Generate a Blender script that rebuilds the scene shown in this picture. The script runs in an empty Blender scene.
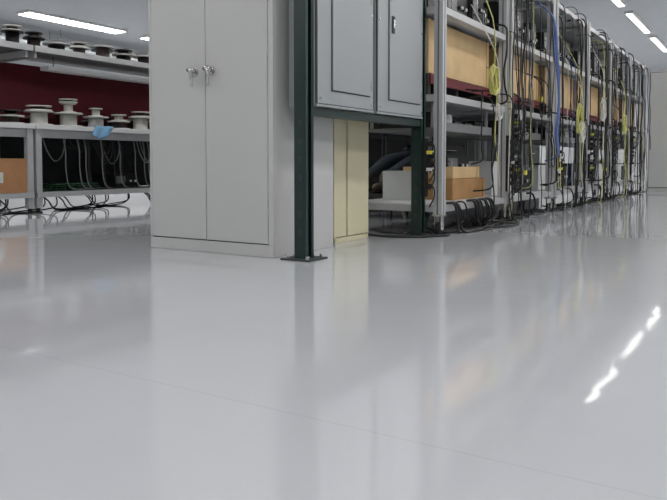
import bpy, math, random
from mathutils import Vector
import bmesh
random.seed(7)
S = bpy.context.scene
S.view_settings.view_transform = 'Standard'

def lin(c):
    return tuple(((v/255)/12.92 if v/255 <= .04045 else ((v/255+.055)/1.055)**2.4) for v in c)
def mat(name, c, rough=.5, metal=0, var=.06, scale=6, bump=0.0, emit=0, coat=0):
    m = bpy.data.materials.new(name); m.use_nodes = True
    nt = m.node_tree; b = nt.nodes['Principled BSDF']; col = lin(c)
    tc = nt.nodes.new('ShaderNodeTexCoord'); n = nt.nodes.new('ShaderNodeTexNoise')
    n.inputs['Scale'].default_value = scale; n.inputs['Detail'].default_value = 4
    nt.links.new(tc.outputs['Object'], n.inputs['Vector'])
    r = nt.nodes.new('ShaderNodeValToRGB')
    r.color_ramp.elements[0].position = .3; r.color_ramp.elements[1].position = .7
    r.color_ramp.elements[0].color = tuple(v*(1-var) for v in col)+(1,)
    r.color_ramp.elements[1].color = tuple(min(1, v*(1+var)) for v in col)+(1,)
    nt.links.new(n.outputs['Fac'], r.inputs['Fac']); nt.links.new(r.outputs['Color'], b.inputs['Base Color'])
    b.inputs['Roughness'].default_value = rough; b.inputs['Metallic'].default_value = metal
    b.inputs['Coat Weight'].default_value = coat
    if bump:
        bp = nt.nodes.new('ShaderNodeBump'); bp.inputs['Strength'].default_value = bump
        bp.inputs['Distance'].default_value = .01
        nt.links.new(n.outputs['Fac'], bp.inputs['Height']); nt.links.new(bp.outputs['Normal'], b.inputs['Normal'])
    if emit:
        b.inputs['Emission Color'].default_value = col+(1,); b.inputs['Emission Strength'].default_value = emit
    return m

M = dict(
 cab=mat('cabinet_grey_paint', (188,189,188), .38, 0, .015, 3),
 cab_d=mat('cabinet_gap_dark', (70,70,68), .6),
 chrome=mat('chrome', (200,200,200), .18, 1),
 green=mat('dark_green_paint', (13,40,36), .35, 0, .1, 8),
 panel=mat('panel_grey_enamel', (147,152,155), .35, 0, .02, 3),
 seam=mat('dark_seam', (45,48,50), .6),
 cream=mat('cream_enamel', (206,201,170), .45, 0, .02, 3),
 cream_d=mat('cream_dark_trim', (178,172,140), .5),  # darker cream for the plate behind the locker doors
 alu=mat('aluminium_extrusion', (176,178,180), .4, .15, .05, 10),
 alu_d=mat('extrusion_slot', (105,108,108), .5, .2),
 white=mat('white_laminate', (203,206,206), .4, 0, .02),
 black=mat('black_plastic', (18,18,20), .45, 0, .2, 20),
 rubber=mat('black_rubber', (14,14,15), .6, 0, .2, 20),
 dark=mat('dark_equipment', (38,40,43), .45, .2, .2, 9),
 grey=mat('grey_equipment', (122,124,126), .45, .2, .06, 9),
 wood=mat('plywood', (208,178,132), .6, 0, .1, 5, .05),
 wood2=mat('pine_wood', (165,125,80), .6, 0, .15, 7, .05),
 maroon=mat('maroon_board', (102,22,35), .6, 0, .1, 6),
 card=mat('cardboard', (168,124,86), .8, 0, .06, 12),
 blue=mat('blue_cable', (70,95,150), .5), yellow=mat('yellow_cable', (205,205,120), .5),
 wcable=mat('white_cable', (205,205,200), .5), red=mat('red_cable', (150,35,35), .5),
 pcb=mat('green_circuit_board', (60,110,75), .5, 0, .2, 30),
 cloth=mat('blue_cloth', (120,165,200), .9, 0, .08, 14),
 spoolw=mat('spool_grey_plastic', (194,194,190), .5, 0, .04),
 wire=mat('spool_wire', (70,62,60), .5, .2, .2, 60),
 tag=mat('yellow_tag', (222,214,80), .5),
 lamp=mat('lamp_tube', (255,252,249), .5, 0, 0, 1, 0, 12.6),
 lampn=mat('lamp_tube_dim', (255,252,249), .5, 0, 0, 1, 0, 2.6),
 fix=mat('fixture_white', (220,222,222), .5),
 duct=mat('galvanised_duct', (170,175,178), .4, .5),
 skin=mat('skin', (205,160,135), .5, 0, .05, 20), hair=mat('hair', (50,36,28), .8, 0, .2, 40),
 denim=mat('denim', (62,70,80), .85, 0, .15, 40, .1), shirt=mat('grey_shirt', (60,66,74), .85, 0, .08, 30),
 boot=mat('brown_leather', (82,72,56), .55, 0, .2, 25), sole=mat('boot_sole', (40,34,30), .8),
 eye=mat('eye', (40,35,30), .2),
)

class MB:
    def __init__(s): s.v=[]; s.f=[]; s.m=[]; s.sm=[]; s.mats=[]
    def mi(s, k):
        if k not in s.mats: s.mats.append(k)
        return s.mats.index(k)
    def box(s, x0,x1,y0,y1,z0,z1,k, rot=0):
        b=len(s.v); cx,cy=(x0+x1)/2,(y0+y1)/2; c,sn=math.cos(rot),math.sin(rot)
        for x,y,z in [(x0,y0,z0),(x1,y0,z0),(x1,y1,z0),(x0,y1,z0),(x0,y0,z1),(x1,y0,z1),(x1,y1,z1),(x0,y1,z1)]:
            dx,dy=x-cx,y-cy
            s.v.append((cx+dx*c-dy*sn, cy+dx*sn+dy*c, z))
        for q in [(0,3,2,1),(4,5,6,7),(0,1,5,4),(1,2,6,5),(2,3,7,6),(3,0,4,7)]:
            s.f.append(tuple(b+i for i in q)); s.m.append(s.mi(k)); s.sm.append(False)
        return s
    def tube(s, pts, r, k, n=8, smooth=True, sub=0):
        P=[Vector(p) for p in pts]
        if sub and len(P)>2:
            Q=[]
            for i in range(len(P)-1):
                a=P[max(i-1,0)];b_=P[i];c=P[i+1];d=P[min(i+2,len(P)-1)]
                for j in range(sub):
                    t=j/sub
                    Q.append(.5*((2*b_)+(c-a)*t+(2*a-5*b_+4*c-d)*t*t+(3*b_-a-3*c+d)*t**3))
            Q.append(P[-1]); P=Q
        rr = r if isinstance(r,(list,tuple)) else [r]*len(P)
        base=len(s.v); up=None
        for i,p in enumerate(P):
            t=(P[min(i+1,len(P)-1)]-P[max(i-1,0)])
            if t.length<1e-9: t=Vector((0,0,1))
            t.normalize()
            if up is None:
                up=Vector((0,0,1)) if abs(t.z)<.9 else Vector((1,0,0))
            u=(up-t*up.dot(t))
            if u.length<1e-6: u=t.orthogonal()
            u.normalize(); up=u; w=t.cross(u)
            for j in range(n):
                a=2*math.pi*j/n
                s.v.append(tuple(p+(u*math.cos(a)+w*math.sin(a))*rr[i]))
        mi=s.mi(k)
        for i in range(len(P)-1):
            for j in range(n):
                a=base+i*n+j; b=base+i*n+(j+1)%n
                s.f.append((a,b,b+n,a+n)); s.m.append(mi); s.sm.append(smooth)
        s.f.append(tuple(base+j for j in range(n))[::-1]); s.m.append(mi); s.sm.append(False)
        e=base+(len(P)-1)*n
        s.f.append(tuple(e+j for j in range(n))); s.m.append(mi); s.sm.append(False)
        return s
    def lathe(s, prof, c, k, n=24):
        base=len(s.v)
        for p in prof:
            for j in range(n):
                a=2*math.pi*j/n
                s.v.append((c[0]+p[0]*math.cos(a), c[1]+p[0]*math.sin(a), c[2]+p[1]))
        for i in range(len(prof)-1):
            kk = prof[i][2] if len(prof[i])>2 else k
            for j in range(n):
                a=base+i*n+j; b=base+i*n+(j+1)%n
                s.f.append((a,b,b+n,a+n)); s.m.append(s.mi(kk)); s.sm.append(abs(prof[i][0]-prof[i+1][0])<1e-6)
        s.f.append(tuple(base+j for j in range(n))[::-1]); s.m.append(s.mi(k)); s.sm.append(False)
        e=base+(len(prof)-1)*n
        s.f.append(tuple(e+j for j in range(n))); s.m.append(s.mi(k)); s.sm.append(False)
        return s
    def ell(s, c, r, k, n=16, m=10):
        prof=[(max(1e-4,math.sin(math.pi*i/m)), -math.cos(math.pi*i/m)) for i in range(m+1)]
        base=len(s.v)
        for p in prof:
            for j in range(n):
                a=2*math.pi*j/n
                s.v.append((c[0]+r[0]*p[0]*math.cos(a), c[1]+r[1]*p[0]*math.sin(a), c[2]+r[2]*p[1]))
        for i in range(m):
            for j in range(n):
                a=base+i*n+j; b=base+i*n+(j+1)%n
                s.f.append((a,b,b+n,a+n)); s.m.append(s.mi(k)); s.sm.append(True)
        return s
    def obj(s, name, bevel=0, parent=None):
        me=bpy.data.meshes.new(name); me.from_pydata(s.v,[],s.f)
        for k in s.mats: me.materials.append(M[k])
        for p,mi,sm in zip(me.polygons,s.m,s.sm): p.material_index=mi; p.use_smooth=sm
        bm=bmesh.new(); bm.from_mesh(me); bmesh.ops.recalc_face_normals(bm,faces=bm.faces); bm.to_mesh(me); bm.free()
        o=bpy.data.objects.new(name,me); S.collection.objects.link(o)
        if bevel:
            b=o.modifiers.new('bevel','BEVEL'); b.width=bevel; b.segments=2; b.limit_method='ANGLE'; b.angle_limit=math.radians(60)
        if parent: o.parent=parent
        return o

# ---------------- room shell
XL,XR,YB,YF,H=-14,4,-6,25,3.4
def shellmat(name,c,rough,sc=2):
    return mat(name,c,rough,0,.02,sc,.02)
M['wall']=shellmat('wall_paint',(200,203,205),.6)
M['ceil']=shellmat('ceiling_paint',(198,201,204),.8)
fm=bpy.data.materials.new('epoxy_floor'); fm.use_nodes=True; nt=fm.node_tree; b=nt.nodes['Principled BSDF']
tc=nt.nodes.new('ShaderNodeTexCoord')
n1=nt.nodes.new('ShaderNodeTexNoise'); n1.inputs['Scale'].default_value=.9; n1.inputs['Detail'].default_value=6
nt.links.new(tc.outputs['Object'],n1.inputs['Vector'])
r1=nt.nodes.new('ShaderNodeValToRGB')
r1.color_ramp.elements[0].position=.25; r1.color_ramp.elements[1].position=.75
r1.color_ramp.elements[0].color=lin((184,187,192))+(1,); r1.color_ramp.elements[1].color=lin((191,193,198))+(1,)
nt.links.new(n1.outputs['Fac'],r1.inputs['Fac'])
sep=nt.nodes.new('ShaderNodeSeparateXYZ'); nt.links.new(tc.outputs['Object'],sep.inputs[0])
def math_(op,a,b_=None,c=None):
    m=nt.nodes.new('ShaderNodeMath'); m.operation=op
    for i,v in enumerate((a,b_,c)):
        if v is None: continue
        if isinstance(v,(int,float)): m.inputs[i].default_value=v
        else: nt.links.new(v,m.inputs[i])
    return m.outputs[0]
def seam(sock,off,per,w):
    u=math_('ADD',sock,off); u=math_('PINGPONG',u,per/2); return math_('LESS_THAN',u,w)
sy=seam(sep.outputs['Y'],-1.085+32.4*1,1.62,.003)
sx=seam(sep.outputs['X'],3.55+36.6,3.66,.003)
sm=math_('MAXIMUM',sy,sx)
mx=nt.nodes.new('ShaderNodeMixRGB'); mx.blend_type='MULTIPLY'; mx.inputs[2].default_value=(.94,.94,.94,1)
nt.links.new(sm,mx.inputs[0]); nt.links.new(r1.outputs['Color'],mx.inputs[1]); nt.links.new(mx.outputs[0],b.inputs['Base Color'])
n2=nt.nodes.new('ShaderNodeTexNoise'); n2.inputs['Scale'].default_value=3; n2.inputs['Detail'].default_value=6
nt.links.new(tc.outputs['Object'],n2.inputs['Vector'])
mr=nt.nodes.new('ShaderNodeMapRange'); mr.inputs['To Min'].default_value=.02; mr.inputs['To Max'].default_value=.09
nt.links.new(n2.outputs['Fac'],mr.inputs['Value']); nt.links.new(mr.outputs[0],b.inputs['Roughness'])
n3=nt.nodes.new('ShaderNodeTexNoise'); n3.inputs['Scale'].default_value=6; n3.inputs['Detail'].default_value=1
nt.links.new(tc.outputs['Object'],n3.inputs['Vector'])
bp=nt.nodes.new('ShaderNodeBump'); bp.inputs['Strength'].default_value=.18; bp.inputs['Distance'].default_value=.004
nt.links.new(n3.outputs['Fac'],bp.inputs['Height']); nt.links.new(bp.outputs['Normal'],b.inputs['Normal'])
b.inputs['IOR'].default_value=2.05
M['floor']=fm
MB().box(XL,XR,YB,YF,-.1,0,'floor').obj('floor')
MB().box(XL,XR,YB,YF,H,H+.1,'ceil').obj('ceiling')
MB().box(XL-.1,XL,YB,YF,0,H,'wall').obj('wall_left')
MB().box(XR,XR+.1,YB,YF,0,H,'wall').obj('wall_right')
MB().box(XL,XR,YF,YF+.1,0,H,'wall').obj('wall_far')
MB().box(XL,XR,YB-.1,YB,0,H,'wall').obj('wall_rear')

# ---------------- ceiling lights
def fixture(w,k='lamp'):
    m=MB(); m.box(-w-.03,w+.03,-1.2,1.2,-.05,0,'fix'); m.box(-w,w,-1.17,1.17,-.062,-.05,k); return m
wide=None; narrow=None
for xi in (2.1,-.1,-2.45,-4.9,-7.4,-9.9,-12.3):
    y=-2.8
    while y<24:
        skip=(xi in(-7.4,-9.9) and 2<y<10.5) or (xi==-2.45 and 9<y<11)
        if not skip:
            if xi==-2.45:
                if narrow is None: narrow=fixture(.05,'lampn').obj('ceiling_light'); o=narrow
                else: o=bpy.data.objects.new('ceiling_light',narrow.data); S.collection.objects.link(o)
            else:
                if wide is None: wide=fixture(.17).obj('ceiling_light'); o=wide
                else: o=bpy.data.objects.new('ceiling_light',wide.data); S.collection.objects.link(o)
            o.location=(xi,y,H)
        y+=3.1

# ---------------- big grey cabinet
m=MB(); X0,X1,Y0,Y1=-3.0,-2.13,2.83,3.40; Hc=1.98
m.box(X0,X1,Y0+.02,Y1,.0,Hc,'cab')
m.box(X0,X1,Y0,Y0+.02,0,.062,'cab'); m.box(X0,X1,Y0,Y0+.02,Hc-.05,Hc,'cab')
m.box(X0,X0+.018,Y0,Y0+.02,.062,Hc-.05,'cab'); m.box(X1-.03,X1,Y0,Y0+.02,.062,Hc-.05,'cab')
m.box(X0+.018,X1-.03,Y0+.012,Y0+.021,.062,Hc-.05,'cab_d')
xc=-2.575
m.box(X0+.021,xc-.002,Y0-.002,Y0+.019,.068,Hc-.054,'cab')
m.box(xc+.002,X1-.033,Y0-.002,Y0+.019,.068,Hc-.054,'cab')
m.obj('metal_storage_cabinet',.003)
cab=bpy.data.objects['metal_storage_cabinet']
h=MB()
for hx,sg in ((xc-.075,-1),(xc+.04,1)):
    h.tube([(hx,Y0-.006,.965),(hx,Y0-.002,.965)],.026,'chrome',20)
    h.tube([(hx,Y0-.002,.972),(hx,Y0-.03,.972)],.013,'chrome',14)
    h.tube([(hx-.006*sg,Y0-.034,.985),(hx,Y0-.036,.97),(hx+.003,Y0-.034,.94),(hx+.002,Y0-.030,.885)],[.011,.012,.009,.007],'chrome',12)
    h.tube([(hx-.024,Y0-.034,.975),(hx+.024,Y0-.034,.975)],.009,'chrome',12)
for z in (.18,1.0,1.8):
    h.tube([(X1-.031,Y0-.004,z),(X1-.031,Y0-.004,z+.07)],.004,'cab',8)
h.obj('door_handles',0,cab)

# ---------------- green frame
m=MB()
for yy in (2.885,4.21):
    px=-1.98; w=.035
    m.box(px-w,px+w,yy-w,yy-w+.006,.008,2.3,'green'); m.box(px-w,px+w,yy+w-.006,yy+w,.008,2.3,'green')
    m.box(px-w,px-w+.006,yy-w+.006,yy+w-.006,.008,2.3,'green')
    m.box(px+w-.006,px+w,yy-w+.006,yy-.014,.008,2.3,'green'); m.box(px+w-.006,px+w,yy+.014,yy+w-.006,.008,2.3,'green')
    m.box(px-.085,px+.085,yy-.085,yy+.085,0,.008,'seam')
    for dx in(-.062,.062):
        for dy in(-.062,.062):
            m.tube([(px+dx,yy+dy,.008),(px+dx,yy+dy,.024)],.01,'chrome',6,False)
    z=.12
    while z<.74:
        m.box(px-.012,px+.012,yy-w-.0015,yy-w,z,z+.03,'seam'); z+=.09
m.box(-2.0,-1.95,2.92,4.175,.715,.755,'green'); m.box(-2.0,-1.95,2.92,4.175,2.2,2.24,'green')
m.obj('green_steel_support_frame',.002)

# ---------------- electrical panels
def epanel(y0,y1,latch):
    m=MB(); x1=-1.93; x0=-2.1; z0,z1=.762,1.95
    m.box(x0,x1-.012,y0,y1,z0,z1,'panel')
    m.box(x1-.012,x1-.006,y0+.004,y1-.004,z0+.004,z1-.004,'seam')
    m.box(x1-.012,x1,y0,y1,z0,z0+.012,'panel')
    m.box(x1-.006,x1,y0+.01,y1-.01,z0+.016,z1-.016,'panel')
    dy0=y0+.14; dy1=y1-.05; dz0=z0+.09; dz1=z1-.1
    m.box(x1,x1+.002,dy0-.006,dy1+.006,dz0-.006,dz1+.006,'seam')
    m.box(x1+.002,x1+.009,dy0,dy1,dz0,dz1,'panel')
    m.box(x1+.009,x1+.014,dy0+.02,dy0+.055,latch-.05,latch+.05,'seam')
    m.box(x1+.014,x1+.02,dy0+.028,dy0+.045,latch-.02,latch+.03,'chrome')
    for z in (dz0+.03,(dz0+dz1)/2,dz1-.06):
        m.tube([(x1+.008,dy1+.004,z),(x1+.008,dy1+.004,z+.05)],.005,'panel',8)
    for yy in (y0+.03,y1-.03):
        for z in (z0+.04,1.3,z1-.04):
            m.tube([(x1,yy,z),(x1+.004,yy,z)],.007,'chrome',8)
    return m.obj('electrical_panel',.002)
epanel(2.925,3.51,1.5); epanel(3.55,4.165,1.29)

# ---------------- cream locker
m=MB(); x0,x1,y0,y1=-2.80,-2.2,3.52,3.935
m.box(x0,x1-.02,y0,y1,.0,1.32,'cream')
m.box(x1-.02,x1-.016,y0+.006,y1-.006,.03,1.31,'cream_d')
m.box(x1-.02,x1,y0,y0+.012,0,1.32,'cream'); m.box(x1-.02,x1,y1-.012,y1,0,1.32,'cream'); m.box(x1-.02,x1,y0,y1,0,.03,'cream')
m.box(x1-.016,x1+.002,y0+.155,y1-.014,.036,1.30,'cream'); m.box(x1-.016,x1-.006,y0+.014,y0+.15,.036,1.30,'cream')
m.obj('cream_metal_locker',.003)

# ---------------- equipment racks
def caster(m,x,y,ztop):
    m.box(x-.035,x+.035,y-.04,y+.04,ztop-.012,ztop,'chrome')
    m.box(x-.024,x-.019,y-.025,y+.025,.04,ztop-.012,'chrome'); m.box(x+.019,x+.024,y-.025,y+.025,.04,ztop-.012,'chrome')
    m.tube([(x-.016,y,.045),(x+.016,y,.045)],.045,'rubber',18)
    m.tube([(x-.028,y,.045),(x+.028,y,.045)],.012,'chrome',8)
def rack(y0):
    L=1.33; m=MB(); xf,xb=-1.87,-2.60; w=.031
    for x in (xf,xb):
        for y in (y0+w,y0+L-w):
            m.box(x-w,x+w,y-w,y+w,.14,2.1,'alu')
            m.box(x+w,x+w+.001,y-.006,y+.006,.14,2.1,'alu_d'); m.box(x-.006,x+.006,y-w-.001,y-w,.14,2.1,'alu_d')
            caster(m,x,y,.14)
    for z in (.20,.93,1.50,2.06):
        m.box(xb,xf-w,y0+.004,y0+.05,z-.045,z,'alu'); m.box(xb,xf-w,y0+L-.05,y0+L-.004,z-.045,z,'alu')
        m.box(xf-.025,xf+.025,y0+2*w,y0+L-2*w,z-.045,z,'alu'); m.box(xb-.025,xb+.025,y0+2*w,y0+L-2*w,z-.045,z,'alu')
        m.box(xb+.025,xf-.02,y0+.05,y0+L-.05,z-.02,z+.004,'white')
    m.box(xf-.10,xf-.085,y0+.07,y0+L-.07,1.01,1.07,'maroon')
    for yy in (.12,.62,1.15): m.box(-2.28,-2.0,y0+yy,y0+yy+.05,.934,1.085,'dark')
    m.box(xb-.01,xb+.01,y0+.07,y0+L-.07,1.0,2.0,'dark')
    return m.obj('equipment_rack',.0015)
ys=[4.27+1.4*i for i in range(6)]
def inst(o,y,x=0):
    c=bpy.data.objects.new(o.name.split('.')[0],o.data); S.collection.objects.link(c); c.location=(x,y,0)
    for md in o.modifiers:
        b=c.modifiers.new('bevel','BEVEL'); b.width=md.width; b.segments=2; b.limit_method='ANGLE'; b.angle_limit=md.angle_limit
    return c
r0=rack(ys[0])
for y in ys[1:]: inst(r0,y-ys[0])
def enclosure(x0,x1,y0,y1):  # made-up dark row, added as a backdrop to darken the view through the racks
    m=MB(); m.box(x0,x1-.02,y0,y1,.06,2.0,'dark'); m.box(x0+.05,x1-.06,y0+.05,y1-.05,0,.06,'black')
    for j in range(3):
        za,zb=.1+.63*j,.1+.63*j+.60
        m.box(x1-.02,x1,y0+.03,y1-.03,za,zb,'black' if j!=1 else 'dark')
        for q in range(5): m.box(x1,x1+.002,y0+.12,y1-.12,za+.1+q*.05,za+.115+q*.05,'dark')
        m.tube([(x1,y0+.4,zb-.06),(x1+.03,y0+.4,zb-.06),(x1+.03,y0+.75,zb-.06),(x1,y0+.75,zb-.06)],.007,'chrome',6)
    for yy in (y0,y1-.03): m.box(x1-.02,x1+.004,yy,yy+.03,.06,2.0,'alu_d')
    return m.obj('dark_backdrop_cabinet',.003)
e0=enclosure(-4.35,-3.6,5.6,6.75)
for i in range(1,6): inst(e0,1.2*i)

def crate(x0,x1,y0,y1,z0,z1,k='wood'):
    m=MB(); t=.015
    m.box(x0,x1,y0,y1,z0,z0+t,k); m.box(x0,x0+t,y0,y1,z0+t,z1,k); m.box(x1-t,x1,y0,y1,z0+t,z1,k)
    m.box(x0+t,x1-t,y0,y0+t,z0+t,z1,k); m.box(x0+t,x1-t,y1-t,y1,z0+t,z1,k)
    m.box(x1,x1+.008,y0,y0+.04,z0,z1,k); m.box(x1,x1+.008,y1-.04,y1,z0,z1,k)
    return m
def instrument(x0,x1,y0,y1,z0,z1,k):
    m=MB(); m.box(x0,x1-.015,y0,y1,z0+.012,z1,k); m.box(x1-.015,x1,y0+.004,y1-.004,z0+.016,z1-.004,'dark' if k!='dark' else 'black')
    for yy in (y0+.04,y1-.04):
        for xx in (x0+.05,x1-.07): m.tube([(xx,yy,z0),(xx,yy,z0+.013)],.015,'rubber',8)
    w=y1-y0; hh=z1-z0
    m.box(x1,x1+.003,y0+.05*w,y0+.45*w,z0+.35*hh,z0+.85*hh,'grey')
    for i in range(4): m.tube([(x1,y0+w*(.55+.1*i),z0+.5*hh),(x1+.018,y0+w*(.55+.1*i),z0+.5*hh)],.013,'white' if i%2 else 'black',10)
    m.tube([(x1,y0+.02,z0+.3*hh),(x1+.03,y0+.02,z0+.3*hh),(x1+.03,y0+.02,z0+.7*hh),(x1,y0+.02,z0+.7*hh)],.005,'chrome',6)
    return m
def carton(x0,x1,y0,y1,z0,z1,k='card',tape='wood'):
    m=MB(); m.box(x0,x1,y0,y1,z0,z1,k)
    m.box((x0+x1)/2-.02,(x0+x1)/2+.02,y0-.001,y1+.001,z1-.06,z1+.001,tape)
    m.box(x0-.001,x1+.004,y0-.002,y1+.002,z1-.012,z1,k); m.box(x1,x1+.001,(y0+y1)/2-.06,(y0+y1)/2+.03,z0+.3*(z1-z0),z0+.6*(z1-z0),'white')
    return m
for i,y in enumerate(ys):
    crate(-2.3,-1.985,y+.08,y+1.25,1.0855,1.445).obj('plywood_box',.001)
    a=y+.09
    while a<y+1.1:
        w=random.uniform(.25,.45); w=min(w,y+1.25-a)
        if w<.15: break
        hh=random.uniform(.2,.42)
        instrument(-2.45,-1.95-random.uniform(0,.06),a,a+w-.02,1.504,1.504+hh,random.choice(['dark','dark','grey','black'])).obj('bench_instrument',.002)
        a+=w
    if i==0:
        crate(-2.45,-2.0,y+.55,y+1.22,.206,.36,'wood2').obj('pine_crate',.001)
        carton(-2.5,-2.25,y+.42,y+.53,.206,.42,'white','white').obj('white_carton',.002)
        crate(-2.42,-2.02,y+.6,y+1.15,.362,.45,'wood').obj('wooden_tray',.001)
        instrument(-2.38,-2.08,y+.65,y+1.1,.378,.54,'dark').obj('power_supply',.002)
    else:
        carton(-2.5,-2.05,y+.15,y+.55,.206,.206+random.uniform(.2,.35),random.choice(['card','white','dark']),'grey').obj('carton',.002)
        instrument(-2.5,-2.0,y+.65,y+1.15,.206,.206+random.uniform(.15,.3),random.choice(['grey','dark','black'])).obj('power_supply',.002)
    mm=MB(); mm.box(-2.5,-1.93,y+.12,y+1.2,.70,.72,'grey'); mm.box(-1.945,-1.93,y+.12,y+1.2,.72,.76,'grey')
    for q in range(5):
        yy=y+.18+q*.2; mm.box(-2.4,-1.99,yy,yy+.15,.72,.72+random.uniform(.06,.14),random.choice(['dark','black','grey','white']))
    for yy in (y+.13,y+1.17):
        for xx in (-2.45,-1.98): mm.box(xx,xx+.02,yy,yy+.02,.72,.885,'alu')
    mm.obj('under_shelf_tray',.001)

def pstrip(y,x=-1.825,z0=.3,z1=.92,cy=('black','tag','black','white','black','black','black')):
    m=MB(); m.box(x-.013,x+.01,y-.022,y+.022,z0,z1,'black')
    z=z0+.05; i=0
    while z<z1-.05:
        m.box(x+.01,x+.0115,y-.015,y+.015,z,z+.032,'dark')
        k=cy[i%len(cy)]; i+=1
        if random.random()<.8:
            m.box(x+.0115,x+.045,y-.016,y+.016,z+.002,z+.034,'black')
            m.tube([(x+.045,y,z+.015),(x+.06,y,z+.005),(x+.055,y+.02,z-.05),(x+.01,y+.045,z-.12)],.0045,'black',6,True,4)
            if k!='black': m.box(x+.014,x+.048,y-.018,y+.018,z+.006,z+.028,k)
        z+=.055
    return m.obj('power_strip',.002)
for y in ys[1:]: pstrip(y+.031)
pstrip(ys[0]+1.299,-1.825,.25,.7,('black','black','black','white','tag'))
pstrip(4.21,-1.93,.26,.64,('black','black','white','black','tag','black','white'))

def hang(y0,seedn,n,L=1.33):
    random.seed(seedn); m=MB()
    for i in range(n):
        k=random.choices(['black','wcable','blue','yellow','grey'],[14,1.6,1.0,1.2,1.2])[0]
        r=random.choice([.004,.005,.006,.008]) if k=='black' else random.choice([.003,.004])
        y=y0+random.uniform(.05,L-.05); x=-1.79+random.uniform(-.025,.05)
        zt=random.choice([2.05,2.0,1.9,1.52,1.0,.95]); zb=random.choice([.02,.02,.3,.5,.75,.95])
        if zt-zb<.5: zb=max(.02,zt-.9)
        pts=[(-1.95,y,zt+.02),(x-.02,y,zt)]
        st=5; y2=y+random.gauss(0,.08); sag=random.gauss(0,.04)
        for s_ in range(1,st+1):
            t=s_/st
            pts.append((x+random.uniform(-.012,.012),y+(y2-y)*t**2+sag*math.sin(math.pi*t),zt+(zb-zt)*t))
        if zb<.15:
            pts.append((x-.05,y2+.06,.012)); pts.append((x-.2,y2+.15,.012))
        elif random.random()<.35:
            pts.append((x,y2+.03,zb-.06)); pts.append((x,y2+.08,zb+.0)); pts.append((x-.03,y2+.1,zb+.25)); pts.append((-1.95,y2+.11,zb+.35))
        else: pts.append((-1.9,y2,zb-.03))
        m.tube(pts,r,k,6,True,5)
        if random.random()<.1:
            m.box(x-.01,x+.015,y2-.012,y2+.012,zb+.08,zb+.12,random.choice(['tag','white']))
    return m.obj('hanging_cables')
hang(4.75,3,5,.75)
hang(5.5,77,7,.25)
for i,y in enumerate(ys[1:]): hang(y,20+i,21)

def coil(c,R,k,turns=7,tail=.5):
    random.seed(int(c[1]*100)); m=MB(); pts=[]
    for t in range(turns*12+1):
        a=2*math.pi*t/12; rr=R*(1+.12*math.sin(t*1.7)); off=.015*math.sin(t*.9)
        pts.append((c[0]+off,c[1]+rr*.75*math.sin(a)+.006*math.cos(t*.37),c[2]+rr*math.cos(a)+.01*math.sin(t*.23)))
    pts+= [(c[0],c[1]+R*.6,c[2]-R*1.2),(c[0]-.01,c[1]+R*.5,c[2]-R-tail*.6),(c[0],c[1]+R*.9,c[2]-R-tail)]
    m.tube(pts,.004,k,6,True,2)
    m.tube([(c[0]-.06,c[1],c[2]+R*1.0),(c[0]+.03,c[1],c[2]+R*1.0),(c[0]+.035,c[1],c[2]+R*1.12)],.006,'chrome',6)
    m.tube([(c[0],c[1],c[2]+R),(c[0]-.01,c[1]-.02,c[2]+R+.35),(-1.93,c[1]-.05,c[2]+R+.75)],.004,k,6,True,4)
    return m.obj('coiled_cable')
coil((-1.74,4.98,1.08),.095,'yellow',9); coil((-1.72,7.55,.93),.14,'yellow',6); coil((-1.73,5.05,.85),.05,'wcable',5)
coil((-1.72,8.7,1.1),.12,'wcable',5); coil((-1.72,7.65,.8),.1,'wcable',5); coil((-1.72,10.1,1.0),.12,'yellow',5)
random.seed(5)
m=MB()
for i in range(8):
    o=random.uniform(-.025,.025)
    m.tube([(-1.9,6.45+o,1.95),(-1.73,6.5+o,1.8),(-1.72+o*.4,6.58+o,1.5),(-1.71,6.68+o,1.1),(-1.72,6.64+o*2,.75),(-1.75,6.8+o,.55),(-1.9,6.95+o,.5)],.006,'blue',6,True,6)
m.obj('blue_cable_bundle')
random.seed(11); m=MB()
for i in range(22):
    y=random.uniform(4.5,11.5) if i>10 else random.uniform(4.45,5.4); x=random.uniform(-2.0,-1.78); L=random.uniform(.3,.8)
    pts=[(-1.86,y-.06,.21),(-1.81,y-.03,.2),(-1.80,y,.08),(x,y+.05,.011)]
    for s_ in range(1,5): pts.append((x+random.uniform(-.1,.1),y+.05+L*s_/4,.011+ (.02 if s_==2 else 0)))
    pts+=[(x-.1,y+L+.12,.012)]
    m.tube(pts,random.choice([.006,.008,.009]),'black',6,True,6)
m.tube([(-2.3,4.05,.01),(-2.1,4.0,.01),(-1.92,4.06,.01),(-1.86,4.15,.01),(-1.80,4.3,.012),(-1.95,4.45,.012),(-2.1,4.6,.012)],.008,'black',6,True,6)
m.tube([(-2.4,4.35,.01),(-2.2,4.2,.01),(-2.0,4.38,.01),(-1.85,4.5,.01),(-1.75,4.7,.012),(-1.8,4.95,.012),(-2.1,5.1,.012)],.008,'black',6,True,6)
m.tube([(-2.0,4.9,.01),(-1.75,5.0,.01),(-1.66,5.25,.01),(-1.72,5.5,.01),(-1.9,5.6,.012)],.009,'black',6,True,6)
m.obj('floor_cables')

# ---------------- far grey lockers
def locker(x0):
    m=MB(); w=.9; y0=12.95
    m.box(x0,x0+w,y0+.02,y0+.5,0,2.02,'cab')
    m.box(x0+.01,x0+w-.01,y0+.01,y0+.02,.06,2.0,'cab_d')
    m.box(x0+.015,x0+w/2-.003,y0,y0+.018,.07,1.99,'cab'); m.box(x0+w/2+.003,x0+w-.015,y0,y0+.018,.07,1.99,'cab')
    m.tube([(x0+w/2+.04,y0-.02,.95),(x0+w/2+.04,y0-.02,1.1)],.01,'chrome',8)
    return m.obj('tall_metal_locker',.003)
for i in range(5): locker(-1.83+i*.91)

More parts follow.
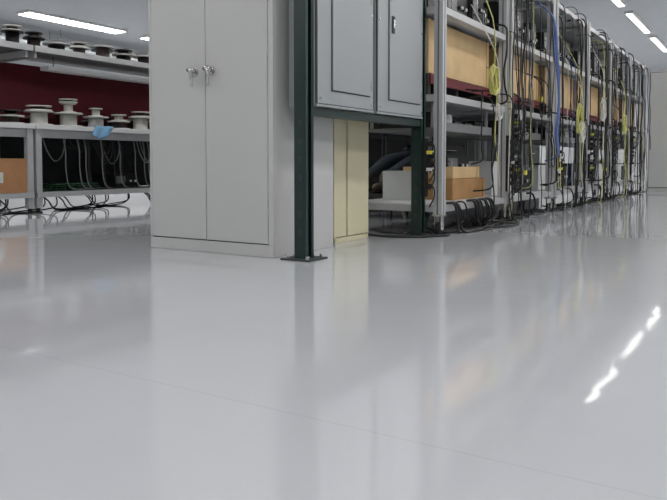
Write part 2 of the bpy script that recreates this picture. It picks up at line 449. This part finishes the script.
# ---------------- left workbenches
def bench(y0):
    L=2.24; xf,xb=-5.9,-6.65; m=MB(); w=.03
    for x in (xf-.05,xb+.03):
        for y in (y0+.04,y0+L-.04):
            m.box(x-w,x+w,y-w,y+w,.05,.80,'alu'); m.tube([(x,y,0),(x,y,.05)],.02,'rubber',10); m.tube([(x,y,0),(x,y,.014)],.04,'rubber',14)
    for y in (y0+.04,y0+L-.04):
        m.box(xb+.0,xb+.06,y-w,y+w,.80,2.1,'alu')
        for z in (1.5,): m.box(xb+.06,xf-.05,y-.015,y+.015,z-.03,z+.03,'alu')
    m.box(xb,xf,y0,y0+L,.80,.845,'white'); m.box(xf-.07,xf-.04,y0+.07,y0+L-.07,.72,.80,'alu')
    m.box(xb+.03,xf-.03,y0+.01,y0+L-.01,.165,.195,'grey'); m.box(xf-.03,xf-.01,y0+.01,y0+L-.01,.15,.20,'alu')
    m.box(xb+.03,xf-.02,y0+.005,y0+L-.005,1.545,1.575,'grey'); m.box(xf-.02,xf,y0+.005,y0+L-.005,1.525,1.58,'alu')
    m.box(xb+.061,xb+.075,y0+.0,y0+L,.85,1.49,'maroon')
    m.box(xb+.02,xb+.04,y0+.08,y0+L-.08,.2,.79,'dark')
    m.box(xf-.35,xf-.22,y0+.3,y0+L-.3,1.40,1.44,'fix'); 
    for y in (y0+.4,y0+L-.4): m.tube([(xf-.28,y,1.44),(xf-.28,y,1.545)],.006,'chrome',6)
    return m.obj('lab_workbench',.002)
for y in (-.35,1.9,4.15,6.40): bench(y)

random.seed(3)
def stack(c,parts):
    m=MB(); z=c[2]
    for R,h,sc,core in parts:
        m.lathe([(R*.2,0),(R,0),(R,.012),(R*.6,.012,core),(R*.6,h-.012,core),(R*.6,h-.012),(R,h-.012),(R,h),(R*.2,h)],(c[0],c[1],z),sc); z+=h+.0005
    return m.obj('wire_spool',0)
T=.8455
stack((-6.1,3.42,T),[(.13,.14,'spoolw','wire')])
stack((-6.1,3.72,T),[(.14,.1,'spoolw','spoolw'),(.13,.06,'black','wire')])
stack((-6.1,4.02,T),[(.12,.08,'spoolw','wire'),(.09,.05,'black','black')])
stack((-6.1,4.32,T),[(.135,.14,'spoolw','spoolw'),(.12,.05,'spoolw','wire')])
stack((-6.1,4.66,T),[(.14,.14,'spoolw','spoolw'),(.075,.1,'spoolw','spoolw'),(.09,.04,'spoolw','wire')])
stack((-6.1,5.0,T),[(.13,.12,'spoolw','spoolw'),(.07,.09,'spoolw','spoolw')])
stack((-6.1,5.31,T),[(.12,.09,'spoolw','wire'),(.08,.07,'spoolw','spoolw')])
stack((-6.1,5.62,T),[(.13,.15,'spoolw','spoolw'),(.1,.06,'spoolw','wire')])
stack((-6.1,5.92,T),[(.13,.12,'spoolw','wire')])
for yy in (3.6,3.95,4.5,4.85,5.2,5.5,5.8):
    stack((-6.42,yy,T),[(.11,random.choice([.1,.14]),random.choice(['spoolw','black']),'wire')])
y=2.3
while y<6.2:
    R=random.choice([.10,.12,.13]); h=random.choice([.08,.1,.13])
    stack((-6.06,y+R,1.5765),[(R,h,random.choice(['black','spoolw','black']),random.choice(['wire','black']))]+([(R*.8,.05,random.choice(['spoolw','black']),'wire')] if random.random()<.5 else []))
    if random.random()<.7: stack((-6.40,y+R,1.5765),[(R,.16,random.choice(['black','spoolw']),'wire')])
    y+=2*R+random.uniform(.02,.08)
carton(-6.4,-5.94,3.5,4.10,.201,.52,'card','card').obj('cardboard_box',.002)
carton(-6.5,-6.0,2.5,3.3,.1955,.6,'card','wood').obj('cardboard_box',.002)
m=MB()
for i in range(4):
    z=.196+i*.022; m.box(-6.4,-6.06+.01*i,4.35+.02*i,5.05-.03*i,z,z+.006,'pcb')
    for j in range(4): m.box(-6.14-.03*j,-6.09-.03*j,4.45+.12*j,4.5+.12*j,z+.006,z+.022,'black')
m.obj('circuit_board_stack')
instrument(-6.5,-6.12,5.25,5.6,.1955,.36,'dark').obj('test_instrument',.002)
m=MB(); random.seed(8)
for i in range(14):
    y=random.uniform(3.2,5.9); x=random.uniform(-6.45,-5.98)
    m.tube([(x,y,.15),(x+.02,y+.05,.1),(x,y+.15,.012),(x+random.uniform(-.1,.1),y+.4,.012),(x,y+.6,.05),(x-.05,y+.65,.15)],.007,'black',6,True,5)
for i in range(16):
    y=random.uniform(4.2,5.9); x=random.uniform(-6.2,-5.99)
    d=random.uniform(.1,.3)
    m.tube([(x,y,.79),(x+.01,y+.05,.75),(x,y+.12,.75-d*.6),(x+.01,y+.2,.75-d),(x,y+.3,.75-d*.7),(x,y+.34,.79)],.006,random.choice(['black','dark','black','dark','grey']),6,True,5)
for i in range(14):
    y=random.uniform(4.5,5.9); x=-6.0
    m.tube([(x,y,.79),(x+.01,y+.03,.6),(x-.01,y+.05,.4),(x-.01,y+.1,.23),(x-.02,y+.3,.21)],.006,random.choice(['black','dark','grey','grey']),6,True,5)
m.obj('bench_cables')
me=bpy.data.meshes.new('blue_cloth'); vs=[];fs=[]; N=14
for i in range(N):
    for j in range(N):
        u=i/(N-1); v=j/(N-1); yy=4.80+.24*u+.02*math.sin(v*5); d=v*.22
        if d<.08: x=-5.965+d; z=.851+.008*abs(math.sin(u*9+v*4))
        else: x=-5.885+.012*math.sin(u*11); z=.855-(d-.08)*(1-.55*abs(u-.4)*1.6)
        vs.append((x,yy,z))
for i in range(N-1):
    for j in range(N-1): fs.append((i*N+j,(i+1)*N+j,(i+1)*N+j+1,i*N+j+1))
me.from_pydata(vs,[],fs); me.materials.append(M['cloth'])
for p in me.polygons: p.use_smooth=True
o=bpy.data.objects.new('blue_cloth',me); S.collection.objects.link(o)
sd=o.modifiers.new('s','SOLIDIFY'); sd.thickness=.003

# ---------------- ceiling services
m=MB(); m.tube([(-13.5,-5.9,3.0),(-13.5,24.9,3.0)],.18,'duct',24)
for y in range(-5,25,3):
    for dx in (-.19,.19): m.tube([(-13.5+dx,y,2.95),(-13.5+dx,y,H)],.008,'chrome',6)
    m.box(-13.7,-13.3,y-.02,y+.02,2.8,2.82,'alu')
m.obj('air_duct')

# ---------------- seated person on a low stool behind the racks
D=-.25
m=MB()
sx,sy_=-2.98,6.42
m.lathe([(.02,.60+D),(.17,.60+D),(.18,.615+D),(.18,.645+D),(.165,.66+D),(.02,.66+D)],(sx,sy_,0),'black')
for a in range(4):
    t=math.pi/4+a*math.pi/2
    m.tube([(sx+.1*math.cos(t),sy_+.1*math.sin(t),.6+D),(sx+.2*math.cos(t),sy_+.2*math.sin(t),0)],.013,'chrome',10)
ring=[(sx+.178*math.cos(2*math.pi*i/24),sy_+.178*math.sin(2*math.pi*i/24),.12) for i in range(25)]
m.tube(ring,.01,'chrome',8)
m.obj('lab_stool')
m=MB(); m.box(-3.25,-2.72,5.28,5.62,.185,.2145,'dark')
for x in (-3.23,-2.74):
    for y in (5.3,5.6): m.tube([(x,y,0),(x,y,.185)],.012,'black',8)
m.obj('footrest')

person=bpy.data.objects.new('seated_person',None); S.collection.objects.link(person)
def skin(name,verts,edges,radii,k,root=0,sub=2):
    me=bpy.data.meshes.new(name); me.from_pydata(verts,edges,[]); o=bpy.data.objects.new(name,me); S.collection.objects.link(o)
    me.materials.append(M[k]); s_=o.modifiers.new('skin','SKIN'); s_.use_smooth_shade=True
    if not me.skin_vertices:
        bm=bmesh.new(); bm.from_mesh(me); bm.verts.layers.skin.verify(); bm.to_mesh(me); bm.free()
    for i,r in enumerate(radii):
        rr=r if isinstance(r,tuple) else (r,r)
        me.skin_vertices[0].data[i].radius=rr; me.skin_vertices[0].data[i].use_root=(i==root)
    sb=o.modifiers.new('sub','SUBSURF'); sb.levels=sub; sb.render_levels=sub
    o.parent=person; return o
cx=-2.98
hipL,hipR=(cx+.1,6.38,.52),(cx-.1,6.38,.52)
kL,kR=(cx+.11,5.94,.49),(cx-.13,5.93,.50)
aL,aR=(cx+.05,5.53,.335),(cx-.15,5.55,.335)
mid=lambda a,b,t=.5: tuple(a[i]*(1-t)+b[i]*t for i in range(3))
skin('trousers',[(cx,6.43,.54),hipL,mid(hipL,kL),kL,mid(kL,aL,.4),aL,hipR,mid(hipR,kR),kR,mid(kR,aR,.4),aR,(cx,6.44,.67)],
 [(0,1),(1,2),(2,3),(3,4),(4,5),(0,6),(6,7),(7,8),(8,9),(9,10),(0,11)],
 [.13,.1,.08,.064,.062,.05,.1,.08,.064,.062,.05,.13],'denim')
sh=(cx,6.32,1.0)
sL,sR=(cx+.17,6.31,.98),(cx-.17,6.31,.98); eL,eR=(cx+.25,6.13,.76),(cx-.25,6.13,.76); wL,wR=(cx+.14,5.93,.87),(cx-.14,5.93,.88)
skin('shirt',[(cx,6.44,.62),(cx,6.41,.81),sh,(cx,6.29,1.06),sL,eL,mid(eL,wL,.9),sR,eR,mid(eR,wR,.9)],
 [(0,1),(1,2),(2,3),(2,4),(4,5),(5,6),(2,7),(7,8),(8,9)],[.145,.14,.13,.065,.075,.055,.042,.075,.055,.042],'shirt')
skin('forearms_left',[mid(eL,wL,.8),wL],[(0,1)],[.034,.027],'skin')
skin('forearms_right',[mid(eR,wR,.8),wR],[(0,1)],[.034,.027],'skin')
for w_,sg,nm in ((wL,-1,'left'),(wR,1,'right')):
    palm=(w_[0]+.01*sg,w_[1]-.08,w_[2]+.005)
    skin('palm_'+nm,[w_,mid(w_,palm),palm],[(0,1),(1,2)],[(.022,.02),(.036,.016),(.04,.014)],'skin')
    for i,Lf in enumerate((.07,.08,.074,.058)):
        bx=palm[0]+(i-1.5)*.02*(-sg)
        skin('finger_%s_%d'%(nm,i),[(bx,palm[1]+.01,palm[2]),(bx,palm[1]-Lf*.45,palm[2]-.005),(bx,palm[1]-Lf*.8,palm[2]-.022),(bx,palm[1]-Lf*.95,palm[2]-.04)],[(0,1),(1,2),(2,3)],[.009,.0085,.008,.007],'skin',0,1)
    skin('thumb_'+nm,[(w_[0]+.02*sg,w_[1]-.03,w_[2]),(w_[0]+.05*sg,w_[1]-.06,w_[2]-.01),(w_[0]+.055*sg,w_[1]-.09,w_[2]-.025)],[(0,1),(1,2)],[.011,.010,.008],'skin',0,1)
skin('neck',[(cx,6.29,1.03),(cx,6.26,1.15)],[(0,1)],[.058,.055],'skin')
m=MB(); hz=1.25; o7=.07
m.ell((cx,6.16+o7,hz),(.078,.098,.118),'skin'); m.ell((cx,6.1+o7,hz-.06),(.05,.05,.05),'skin')
m.ell((cx,6.055+o7,hz-.015),(.014,.02,.022),'skin'); m.ell((cx,6.065+o7,hz-.063),(.025,.008,.007),'red')
for sg in (-1,1):
    m.ell((cx+.03*sg,6.075+o7,hz+.01),(.013,.01,.008),'white'); m.ell((cx+.03*sg,6.066+o7,hz+.01),(.006,.004,.006),'eye')
    m.ell((cx+.079*sg,6.17+o7,hz-.01),(.01,.02,.03),'skin')
m.ell((cx,6.185+o7,hz+.035),(.087,.1,.105),'hair'); m.obj('head',0,person)
for a,nm in ((aL,'left'),(aR,'right')):
    m=MB()
    m.tube([(a[0],a[1]+.04,a[2]+.04),(a[0],a[1]+.01,a[2]),(a[0],a[1]+.01,a[2]-.05),(a[0],a[1]+.0,a[2]-.09)],[.052,.052,.05,.046],'boot',16)
    m.ell((a[0],a[1]-.08,a[2]-.07),(.048,.13,.045),'boot'); m.ell((a[0],a[1]+.01,a[2]-.065),(.043,.055,.05),'boot')
    m.ell((a[0],a[1]-.06,a[2]-.104),(.05,.155,.016),'sole')
    for i in range(4): m.tube([(a[0]-.022,a[1]-.055-.025*i,a[2]-.023-.008*i),(a[0]+.022,a[1]-.055-.025*i,a[2]-.023-.008*i)],.003,'sole',6)
    m.obj('boot_'+nm,0,person)

# ---------------- camera / world
w=bpy.data.worlds.new('world'); S.world=w; w.use_nodes=True
w.node_tree.nodes['Background'].inputs[0].default_value=(.8,.85,.9,1); w.node_tree.nodes['Background'].inputs[1].default_value=.3
cd=bpy.data.cameras.new('camera'); cd.lens=38.0; cd.sensor_width=36; cd.clip_end=200; cd.shift_y=-.0846
co=bpy.data.objects.new('camera',cd); S.collection.objects.link(co)
co.location=(0,0,.48); co.rotation_euler=(math.radians(87.5),0,math.radians(32.06)); S.camera=co
